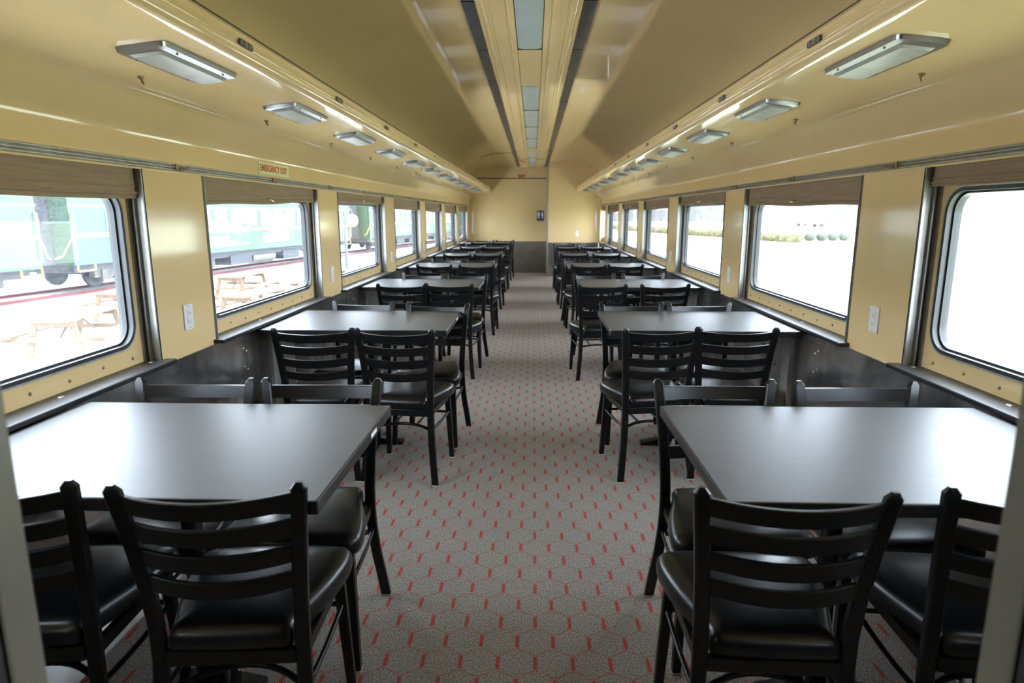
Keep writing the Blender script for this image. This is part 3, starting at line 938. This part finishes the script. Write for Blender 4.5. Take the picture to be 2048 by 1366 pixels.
for side in ('left', 'right'):
    proto = make_table(side)
    for k, y in enumerate(TY[side]):
        o = proto if k == 0 else copy_tree(proto)
        o.location = (TCX[side], y + 0.365, 0)
        if k < 3:
            o.rotation_euler = (0, 0, math.radians({'left': (-0.3, 0.3, 0.2), 'right': (0.5, 0.0, -0.2)}[side][k]))
        tag(o, 'charcoal laminate dining table, %s from the camera along the %s windows' % (ordinal(k), side), 'table', 'tables along the %s windows' % side)
        if side == 'left' and k == 0:
            ck = MB(); ck.box(0.5172, 0.5182, 0.10, 0.165, ZT - 0.022, ZT - 0.009); ck.build('edge_sticker', M['sign_white'], o)

# ------------------------------------------------------------------ chairs
def smooth_closed(pts, n=6):
    out = []
    m = len(pts)
    for i in range(m):
        p0, p1, p2, p3 = pts[i - 1], pts[i], pts[(i + 1) % m], pts[(i + 2) % m]
        for k in range(n):
            t = k / n
            q = []
            for a in range(2):
                q.append(0.5 * (2 * p1[a] + (p2[a] - p0[a]) * t + (2 * p0[a] - 5 * p1[a] + 4 * p2[a] - p3[a]) * t * t + (-p0[a] + 3 * p1[a] - 3 * p2[a] + p3[a]) * t ** 3))
            out.append(tuple(q))
    return out
def sect(x, y, z, wx, wy, ch=0.004):
    a, b = wx / 2, wy / 2
    return [(x - a + ch, y - b, z), (x + a - ch, y - b, z), (x + a, y - b + ch, z), (x + a, y + b - ch, z),
            (x + a - ch, y + b, z), (x - a + ch, y + b, z), (x - a, y + b - ch, z), (x - a, y - b + ch, z)]
POST = [(0.0, 0.196, -0.212), (0.09, 0.187, -0.198), (0.20, 0.175, -0.177), (0.30, 0.168, -0.163), (0.38, 0.166, -0.157), (0.46, 0.167, -0.157),
        (0.56, 0.172, -0.166), (0.68, 0.182, -0.184), (0.78, 0.192, -0.203), (0.822, 0.196, -0.211)]
def post_at(z):
    for a, b in zip(POST[:-1], POST[1:]):
        if a[0] <= z <= b[0]:
            t = (z - a[0]) / (b[0] - a[0])
            return a[1] + (b[1] - a[1]) * t, a[2] + (b[2] - a[2]) * t
    return POST[-1][1:]
def make_chair():
    root = empty('ladder_back_chair')
    bm_ = M['black_metal']
    # seat cushion
    half = [(0.0, -0.172), (0.09, -0.171), (0.137, -0.165), (0.146, -0.13), (0.163, -0.07), (0.192, 0.02), (0.212, 0.11), (0.217, 0.17), (0.203, 0.209), (0.15, 0.224), (0.07, 0.229), (0.0, 0.230)]
    loop = half + [(-x, y) for x, y in reversed(half[1:-1])]
    loop = smooth_closed(loop, 3)
    cy = 0.04
    rings = []
    for k, z in ((0.93, 0.394), (0.985, 0.398), (1.0, 0.410), (1.005, 0.424), (0.994, 0.438), (0.960, 0.4505), (0.90, 0.4575), (0.75, 0.4635), (0.5, 0.4660), (0.2, 0.4670)):
        rings.append([(x * k, cy + (y - cy) * k, z) for x, y in loop])
    m = MB(); m.loft(rings); m.build('seat', M['vinyl'], root, smooth=80)
    # frame under the seat
    m = MB()
    m.box(-0.150, 0.150, -0.172, -0.150, 0.362, 0.398, 0.003)
    m.box(-0.172, 0.172, 0.165, 0.185, 0.362, 0.392, 0.003)
    for sx in (-1, 1):
        m.loft([[(sx * 0.152, -0.16, 0.362), (sx * 0.172, -0.16, 0.362), (sx * 0.172, -0.16, 0.392), (sx * 0.152, -0.16, 0.392)],
                [(sx * 0.166, 0.175, 0.362), (sx * 0.186, 0.175, 0.362), (sx * 0.186, 0.175, 0.392), (sx * 0.166, 0.175, 0.392)]])
    m.build('seat_frame', bm_, root)
    for sx in (-1, 1):
        # back post, continuous from foot to cap
        m = MB()
        rings = [sect(sx * x, y, z, 0.035, 0.022) for z, x, y in POST]
        x, y = sx * 0.1975, -0.2135
        rings.append(sect(x, y, 0.836, 0.015, 0.010, 0.002))
        m.loft(rings); p = m.build('back_post', bm_, root, smooth=30)
        g = MB(); g.box(sx * 0.196 - 0.0165, sx * 0.196 + 0.0165, -0.212 - 0.013, -0.212 + 0.013, 0.0, 0.006, 0.001); g.build('glide', M['glide'], p)
        for v in p.data.vertices:
            if v.co.z < 0.003: v.co.z = 0.005
        # front leg
        m = MB()
        m.loft([sect(sx * 0.191, 0.200, 0.005, 0.027, 0.027), sect(sx * 0.176, 0.172, 0.39, 0.032, 0.030)])
        l = m.build('leg', bm_, root, smooth=30)
        g = MB(); g.box(sx * 0.191 - 0.014, sx * 0.191 + 0.014, 0.186, 0.214, 0.0, 0.006, 0.001); g.build('glide', M['glide'], l)
        m = MB()
        pth = []
        for q in range(7):
            t = q / 6
            pth.append((sx * (0.170 + 0.012 * t), -0.160 + 0.345 * t, 0.290 - 0.010 * math.sin(PI * t)))
        m.tube(pth, 0.0075, 8); m.build('side_stretcher', bm_, root, smooth=60)
        m = MB(); yb = -0.163 + 0.095 * (1 - (0.065 / 0.168) ** 2)
        m.tube([(sx * 0.065, yb, 0.286), (sx * 0.062, 0.186, 0.282)], 0.006, 8); m.build('stretcher_rod', bm_, root, smooth=60)
    for zt in (0.811, 0.743, 0.674, 0.605):
        m = MB()
        rings = []
        px, py = post_at(zt - 0.02)
        hx = px - 0.012
        nn = 10
        x2, y2 = post_at(zt); x3, y3 = post_at(zt - 0.044)
        lean = (y2 - y3)
        for q in range(nn + 1):
            t = -1 + 2 * q / nn
            bow = 0.034 * (1 - t * t); dz = -0.0085 * (1 - t * t)
            xx = hx * t
            yt, yb = y2 - bow, y3 - bow
            th = 0.0075
            zz = zt + dz
            rings.append([(xx, yb - th, zz - 0.043), (xx, yb + th, zz - 0.043), (xx, yt + th, zz - 0.002), (xx, yt + th - 0.003, zz), (xx, yt - th + 0.003, zz), (xx, yt - th, zz - 0.002)])
        m.loft(rings); m.build('slat', bm_, root, smooth=30)
    m = MB()
    m.tube([(0.168 * t, -0.163 + 0.095 * (1 - t * t), 0.286) for t in [-1 + 2 * q / 12 for q in range(13)]], 0.0085, 8)
    m.build('bow_stretcher', bm_, root, smooth=60)
    m = MB(); m.tube([(-0.182, 0.187, 0.282), (0.182, 0.187, 0.282)], 0.0075, 8); m.build('front_stretcher', bm_, root, smooth=60)
    return root

chair0 = make_chair()
used = [False]
def place(x, y, rz, label, group):
    o = copy_tree(chair0) if used[0] else chair0
    used[0] = True
    o.location = (x, y, 0); o.rotation_euler = (0, 0, math.radians(rz))
    tag(o, label, 'chair', group)
    return o
# per row: (near wall, near aisle, far wall, far aisle) = (x, y of centre, rotation)
CH = {
 'left': {
  0: ((-1.218, 1.470, 5), (-0.716, 1.480, 4.6), (-1.183, 1.945, 1), (-0.737, 1.955, 1)),
  1: ((-1.135, 3.395, 4), (-0.680, 3.385, -6), (-1.135, 3.99, -3), (-0.640, 3.93, -5)),
  2: ((-1.115, 5.545, 4), (-0.690, 5.590, -5), (-1.100, 6.09, -5), (-0.665, 6.08, -4)),
  3: ((-1.135, 7.650, -3), (-0.640, 7.640, -4), (-1.140, 8.23, -3), (-0.680, 8.25, 1)),
  4: ((-1.110, 9.740, -4), (-0.660, 9.745, -4), (-1.120, 10.34, 2), (-0.670, 10.35, 4)),
  5: ((-1.120, 11.86, 2), (-0.685, 11.87, -4), (-1.120, 12.46, 0), (-0.670, 12.47, 2)),
  6: ((-1.120, 13.98, 1), (-0.680, 13.97, 3), (-1.110, 14.62, -2), (-0.640, 14.60, 2)),
 },
 'right': {
  0: ((1.100, 1.500, -4), (0.564, 1.490, -2), (1.122, 1.975, 1), (0.640, 1.985, 1)),
  1: ((1.055, 3.490, -2), (0.632, 3.470, 9), (1.090, 4.00, 1), (0.650, 3.99, 1)),
  2: ((1.085, 5.590, 5), (0.560, 5.575, 6), (1.095, 6.15, 4), (0.620, 6.15, 5)),
  3: ((1.070, 7.740, 1), (0.625, 7.720, 6), (1.040, 8.29, -4), (0.590, 8.30, 1)),
  4: ((1.075, 9.830, 2), (0.600, 9.820, 3), (1.070, 10.40, 0), (0.590, 10.41, -2)),
  5: ((1.070, 11.93, -3), (0.610, 11.92, 2), (1.060, 12.52, 2), (0.590, 12.54, -3)),
 }}
for side in ('left', 'right'):
    for row, q in CH[side].items():
        for i, (x, y, rz) in enumerate(q):
            where = 'window-side' if i in (0, 2) else 'aisle-side'
            nf = 'near' if i < 2 else 'far'
            place(x, y, rz if i < 2 else 180 + rz,
                  'black ladder-back chair, %s seat on the %s edge of the %s %s table' % (where, nf, ordinal(row), side),
                  'ladder-back chairs along the %s windows' % side)

# ------------------------------------------------------------------ outside
ZG = -1.20
g = MB(); g.box(-70, 0, -40, 160, ZG - 0.2, ZG); structure(g.build('ground', M['concrete']), 'pale platform and yard on the left of the train')
g = MB(); g.box(0, 140, -40, 330, ZG - 0.2, ZG - 0.001); structure(g.build('lawn', M['grass']), 'pale field on the right of the train')

# neighbouring train: line of coaches
TD = Vector((0.15, 1.0, 0)).normalized()
ANG = math.atan2(TD.y, TD.x)
def on_track(y): return -14.3 + 0.15 * (y - 18.0)
bl = empty('ballast_bed', (on_track(50), 50, 0), ANG)
m = MB(); m.box(-75, 75, -0.3, 3.5, ZG, ZG + 0.06); bed = m.build('ballast_bed', M['ballast'])
bpy.data.objects.remove(bl)
bed.location = (on_track(50), 50, 0); bed.rotation_euler = (0, 0, ANG)
structure(bed, 'dark ballast under the neighbouring train')
for i, off in enumerate((0.75, 2.2)):
    m = MB(); m.box(-75, 75, off - 0.04, off + 0.04, ZG + 0.05, ZG + 0.15)
    o = m.build('track_rail', M['rail_red']); o.location = (on_track(50), 50, 0); o.rotation_euler = (0, 0, ANG)
    tag(o, 'rusty red track rail, %s of the two under the green coaches' % ('nearer', 'farther')[i], 'rail', 'rails of the neighbouring track')
def coach(y0, y1, label):
    L_ = (y1 - y0) / TD.y
    root = empty('railway_coach', (on_track(y0), y0, 0), ANG)
    zb, zr = -0.15, 2.05
    w_ = 3.0
    b = MB()
    b.prism_x([(0, zb), (w_, zb), (w_, zr), (0, zr)], 0, L_)
    b.build('body', M['coach_green'], root)
    r = MB()
    pr = [(-0.06, zr)] + [(w_ / 2 - (w_ / 2 + 0.06) * math.cos(math.radians(a)), zr + 0.62 * math.sin(math.radians(a))) for a in range(15, 180, 15)] + [(w_ + 0.06, zr)]
    r.prism_x(pr, -0.1, L_ + 0.1)
    r.build('roof', M['coach_roof'], root)
    st = MB(); st.box(0, L_, -0.03, 0.0, 0.70, 0.82); st.box(0, L_, -0.03, 0.0, 1.64, 1.70)
    st.build('belt_stripe', M['coach_stripe'], root)
    x = 1.4
    while x < L_ - 2.0:
        fr = MB(); fr.box(x, x + 0.86, -0.015, 0.02, 0.90, 1.60); f_ = fr.build('window', M['coach_roof'], root)
        pn = MB(); pn.box(x + 0.06, x + 0.80, -0.02, -0.012, 0.96, 1.54); pn.build('pane', M['coach_pane'], f_)
        x += 1.12
    for xx in (2.4, 5.6, 10.5):
        if xx + 2.4 < L_:
            p_ = MB(); p_.box(xx, xx + 2.3, -0.012, 0.0, 0.12, 0.52); p_.build('side_panel', M['coach_panel'], root)
    u = MB(); u.box(0.2, L_ - 0.2, 0.25, w_ - 0.25, zb - 0.26, zb)
    for xx in (5.5, 8.2, L_ - 7.5):
        u.box(xx, xx + 1.6, 0.2, 1.1, zb - 0.62, zb - 0.2)
    u.build('underframe', M['under'], root)
    tk = MB(); tk.cyl((L_ * 0.55, 0.55, zb - 0.40), (1, 0, 0), 0.28, 1.9, 16); tk.build('air_tank', M['tank'], root)
    for xc in (2.6, L_ - 2.6):
        bg = MB()
        bg.prism_x([(0.28, -0.62), (0.50, -0.62), (0.50, -0.36), (0.28, -0.36)], xc - 1.6, xc + 1.6)
        bg.prism_y([(xc - 0.55, -0.80), (xc + 0.55, -0.80), (xc + 0.75, -0.36), (xc - 0.75, -0.36)], 0.27, 0.52)
        bg.box(xc - 1.4, xc + 1.4, 2.5, 2.72, -0.62, -0.36)
        for xw in (xc - 1.15, xc + 1.15):
            bg.box(xw - 0.2, xw + 0.2, 0.22, 0.5, -0.72, -0.34)
        bo = bg.build('bogie', M['bogie'], root)
        for xw in (xc - 1.15, xc + 1.15):
            wl = MB(); wl.cyl((xw, 0.75, -0.50), (0, 1, 0), 0.45, 0.12, 22); wl.cyl((xw, 2.2, -0.50), (0, 1, 0), 0.45, 0.12, 22); wl.cyl((xw, 1.5, -0.5), (0, 1, 0), 0.08, 1.4, 10)
            wl.build('wheelset', M['under'], bo)
    for xe, d in ((0.0, 1), (L_, -1)):
        v = MB(); v.box(xe - d * 0.02, xe - d * 0.42, 0.7, 2.3, zb, 1.9); v.build('gangway', M['under'], root)
        hr = MB()
        hr.tube([(xe + d * 0.05, -0.06, 0.05), (xe + d * 0.05, -0.07, 0.9), (xe + d * 0.05, -0.06, 1.45)], 0.03, 8)
        hr.tube([(xe + d * 0.02, -0.05, 0.75), (xe - d * 0.30, 0.1, 0.15), (xe - d * 0.48, 0.2, 0.08)], 0.025, 8)
        hr.build('handrail', M['yellow'], root, smooth=60)
        s_ = MB(); s_.box(xe + d * 0.05, xe + d * 0.75, -0.05, -0.01, zb - 0.20, zb - 0.16); s_.box(xe + d * 0.05, xe + d * 0.09, -0.05, -0.01, zb - 0.20, zb); s_.box(xe + d * 0.71, xe + d * 0.75, -0.05, -0.01, zb - 0.20, zb)
        s_.build('steps', M['yellow'], root)
    tag(root, label, 'train', 'green coaches on the neighbouring track')
coach(-2.0, 18.3, 'green railway coach outside, its end seen through the nearest left window')
coach(19.4, 39.2, 'green railway coach with white belt stripe filling the second left window')
coach(42.2, 64.0, 'green railway coach seen through the fourth left window')
coach(66.0, 88.0, 'green railway coach farthest along the neighbouring track')

# picnic tables
def make_picnic():
    root = empty('picnic_table')
    t = MB()
    for k in range(5):
        t.box(-0.37 + 0.15 * k, -0.37 + 0.14 + 0.15 * k, -0.95, 0.95, 0.70, 0.74)
    t.build('tabletop', M['wood'], root)
    for sx in (-1, 1):
        b = MB()
        for k in range(2):
            b.box(sx * (0.62 + 0.15 * k), sx * (0.76 + 0.15 * k), -0.95, 0.95, 0.41, 0.45)
        b.build('bench', M['wood'], root)
    for y in (-0.78, 0.78):
        e = MB()
        e.box(-0.36, 0.36, y - 0.02, y + 0.02, 0.60, 0.70)
        e.box(-0.90, 0.90, y - 0.02, y + 0.02, 0.32, 0.41)
        e.build('cross_beam', M['wood'], root)
        for sx in (-1, 1):
            l = MB()
            l.prism_y([(sx * 0.25, 0.70), (sx * 0.37, 0.70), (sx * 0.54, 0.0), (sx * 0.42, 0.0)], y + 0.02, y + 0.06)
            l.build('leg', M['wood'], root)
    for sy in (-1, 1):
        br = MB(); br.tube([(0, sy * 0.62, 0.34), (0, sy * 0.1, 0.69)], 0.03, 4); br.build('brace', M['wood'], root)
    return root
pic = make_picnic()
PT = [((-8.81, 11.96), -8, 'weathered wooden picnic table in the yard, nearest, outside the first left window'),
      ((-10.3, 16.0), -3, 'weathered wooden picnic table behind the nearest one, towards the green coach'),
      ((-6.84, 15.5), 8.7, 'weathered wooden picnic table in front, low in the second left window'),
      ((-9.3, 20.2), 2, 'weathered wooden picnic table farther back, beside the track in the second left window'),
      ((-6.9, 21.2), 5, 'weathered wooden picnic table at the far edge of the second left window')]
for i, ((x, y), a, lab) in enumerate(PT):
    o = pic if i == 0 else copy_tree(pic)
    o.location = (x, y, ZG); o.rotation_euler = (0, 0, math.radians(-a))
    tag(o, lab, 'picnic table', 'picnic tables in the yard')
# platform lamp
lp = empty('platform_lamp', (-9.2, 31.6, ZG))
m = MB(); m.cyl((0, 0, 1.4), (0, 0, 1), 0.075, 2.8, 10); m.cyl((0, 0, 0.1), (0, 0, 1), 0.13, 0.2, 10); m.build('post', M['post_dark'], lp)
m = MB(); m.tube([(0, 0, 2.8), (0.12, 0.05, 2.95), (0.30, 0.1, 2.85), (0.36, 0.12, 2.55)], 0.03, 6); m.build('arm', M['post_dark'], lp)
m = MB(); m.dome((0.36, 0.12, 2.3), (0, 0, 1), 0.26, 0.3, 12); m.dome((0.36, 0.12, 2.3), (0, 0, -1), 0.26, 0.28, 12); m.build('globe', M['globe'], lp)
tag(lp, 'dark lamp post with a white globe outside the third left window', 'lamp post')

# right side: hedge, bushes, vehicle, house, trees
def blob(mb, c, rx, ry, rz, seed, n=10, m_=7):
    rnd = random.Random(seed)
    rings = []
    for i in range(m_ + 1):
        a = PI * i / m_
        rr = max(math.sin(a), 0.02)
        rings.append([(c[0] + rx * rr * math.cos(2 * PI * k / n) * rnd.uniform(0.82, 1.12), c[1] + ry * rr * math.sin(2 * PI * k / n) * rnd.uniform(0.82, 1.12), c[2] - rz * math.cos(a) * rnd.uniform(0.92, 1.06)) for k in range(n)])
    mb.loft(rings)
hd = MB()
hp = [(24.5, 62.0), (23.4, 66.0), (22.3, 76), (19.6, 84), (17.2, 97), (14.5, 118)]
q = 0
for (xa, ya), (xb, yb) in zip(hp[:-1], hp[1:]):
    n_ = max(3, int(math.hypot(xb - xa, yb - ya) / 0.9))
    for i in range(n_):
        t = i / n_
        blob(hd, (xa + (xb - xa) * t, ya + (yb - ya) * t, ZG + 0.35), 0.75, 0.75, 0.55, q); q += 1
o = hd.build('hedge', M['hedge'], smooth=0)
tag(o, 'long low yellow-green hedge across the field on the right', 'hedge')
for i, (x, y) in enumerate(((26.3, 65.5), (27.5, 65.7), (28.7, 65.8), (29.9, 66.0), (31.1, 66.2))):
    b = MB(); blob(b, (0, 0, 0.42), 0.55, 0.55, 0.48, 50 + i); o = b.build('bush', M['bush'], smooth=60)
    o.location = (x, y, ZG)
    tag(o, 'small round bush beyond the hedge, %s of five in a row' % ordinal(i), 'bush', 'round bushes beside the hedge')
# box van
van = empty('box_van', (56, 135, ZG), math.radians(20))
m = MB(); m.box(-2.6, 1.6, -1.1, 1.1, 0.9, 4.0, 0.1); m.build('box_body', M['van_white'], van)
m = MB(); m.prism_y([(1.6, 0.7), (3.4, 0.7), (3.4, 1.7), (2.7, 2.7), (1.6, 2.8)], -1.0, 1.0); cab = m.build('cab', M['van_white'], van)
m = MB(); m.box(2.0, 2.6, -1.02, 1.02, 1.75, 2.45); m.build('side_window', M['coach_pane'], cab)
for x in (-1.6, 2.5):
    m = MB(); m.cyl((x, -0.95, 0.45), (0, 1, 0), 0.45, 0.25, 14); m.cyl((x, 0.95, 0.45), (0, 1, 0), 0.45, 0.25, 14); m.build('wheels', M['tyre'], van)
tag(van, 'white box van parked far across the field', 'van')
hs = empty('house', (62, 158, ZG), math.radians(15))
m = MB(); m.box(-6, 6, -4, 4, 0, 3.0); m.build('wall', M['house_wall'], hs)
m = MB(); m.prism_x([(-4.6, 2.9), (4.6, 2.9), (0, 5.6)], -6.5, 6.5); m.build('roof', M['house_roof'], hs)
for x in (-3.5, 0.5, 3.5):
    m = MB(); m.box(x - 0.6, x + 0.6, -4.05, -3.98, 1.0, 2.2); m.build('window', M['coach_pane'], hs)
tag(hs, 'pale single-storey house beside the white van', 'house')
# bare trees
def bare_tree(seed):
    rnd = random.Random(seed)
    mb = MB()
    def grow(p, d, L_, r, depth):
        q = p + d * L_
        mb.tube([p, q], [r, r * 0.68], 4 if depth < 3 else 3, cap=False)
        if depth >= 5: return
        for _ in range(3 if depth < 4 else 2):
            nd = (d + Vector((rnd.uniform(-0.75, 0.75), rnd.uniform(-0.75, 0.75), rnd.uniform(-0.15, 0.45)))).normalized()
            grow(p + d * L_ * rnd.uniform(0.7, 1.0), nd, L_ * rnd.uniform(0.62, 0.8), r * 0.62, depth + 1)
    grow(Vector((0, 0, 0)), Vector((0, 0, 1)), 3.6, 0.24, 0)
    return mb.build('bare_tree', M['bark'], smooth=0)
protos = [bare_tree(s_) for s_ in (3, 11, 19)]
ti = 0
for i in range(26):
    x = 22 + (i // 2) * 8.6 + random.uniform(-0.6, 0.6); y = (172 if i % 2 else 184) + random.uniform(-1, 1)
    x += 4.3 * (i % 2)
    o = protos[ti] if ti < 3 else copy_tree(protos[ti % 3])
    ti += 1
    o.location = (x, y, ZG); o.rotation_euler = (0, 0, random.uniform(0, 6.28)); k_ = random.uniform(0.8, 1.25); o.scale = (k_, k_, k_)
    tag(o, 'bare leafless tree in the far tree line beyond the field', 'tree', 'bare trees in the far tree line')
hl = MB()
top = []
pts = []
rnd = random.Random(5)
n_ = 44
lo, hi = [], []
for i in range(n_ + 1):
    x = -30 + 260 * i / n_
    h_ = 14.0 + 2.5 * rnd.random() + 1.5 * math.sin(i * 0.5)
    pts.append((x, h_))
prof = [(-30, ZG)] + pts + [(230, ZG)]
hl.prism_y([(x, ZG + z if z > 0 else z) for x, z in prof], 240, 252)
structure(hl.build('hill', M['hill']), 'low wooded rise behind the field')

# ------------------------------------------------------------------ light
wd = bpy.data.worlds.new('overcast'); SC.world = wd; wd.use_nodes = True
nt = wd.node_tree
bg = nt.nodes['Background']
tc = N(nt, 'ShaderNodeTexCoord'); sp = N(nt, 'ShaderNodeSeparateXYZ'); nt.links.new(tc.outputs['Generated'], sp.inputs[0])
cr = N(nt, 'ShaderNodeValToRGB')
cr.color_ramp.elements[0].position = 0.0; cr.color_ramp.elements[0].color = (0.74, 0.85, 1.0, 1)
cr.color_ramp.elements[1].position = 0.9; cr.color_ramp.elements[1].color = (0.85, 0.955, 1.09, 1)
nt.links.new(sp.outputs['Z'], cr.inputs['Fac']); nt.links.new(cr.outputs['Color'], bg.inputs['Color'])
bg.inputs['Strength'].default_value = 18.0

# ------------------------------------------------------------------ camera
FPX = 1285.0
cxp, cyp, yh, vx = 1024.0, 683.0, 429.0, 1067.0
d = Vector(((vx - cxp) / FPX, (yh - cyp) / FPX, 1.0)).normalized()      # world +Y in camera axes (x right, y down, z forward)
T = math.atan((cyp - yh) / FPX)
up = Vector((0, -math.cos(T), -math.sin(T)))
xr = d.cross(up).normalized()
if xr.x < 0: xr = -xr
Mw = Matrix((xr, d, up))            # rows: world axes expressed in camera axes
right = Mw @ Vector((1, 0, 0)); upw = Mw @ Vector((0, -1, 0)); back = Mw @ Vector((0, 0, -1))
cam = bpy.data.cameras.new('camera'); co = bpy.data.objects.new('camera', cam); COL.objects.link(co)
mat = Matrix((right, upw, back)).transposed().to_4x4()
mat.translation = (0, 0, 1.40)
co.matrix_world = mat
cam.sensor_width = 36.0; cam.lens = FPX * 36.0 / 2048.0
cam.clip_start = 0.02; cam.clip_end = 1200
cam.dof.use_dof = True; cam.dof.focus_distance = 2.7; cam.dof.aperture_fstop = 3.8
SC.camera = co

SC.view_settings.view_transform = 'Standard'; SC.view_settings.look = 'None'
SC.view_settings.gamma = 1.0; SC.view_settings.use_curve_mapping = False
SC.view_settings.exposure = 0.0
SC.cycles.use_denoising = True
SC.cycles.max_bounces = 14; SC.cycles.diffuse_bounces = 8; SC.cycles.glossy_bounces = 6; SC.cycles.transparent_max_bounces = 16
SC.cycles.sample_clamp_indirect = 12.0
SC.cycles.caustics_reflective = True
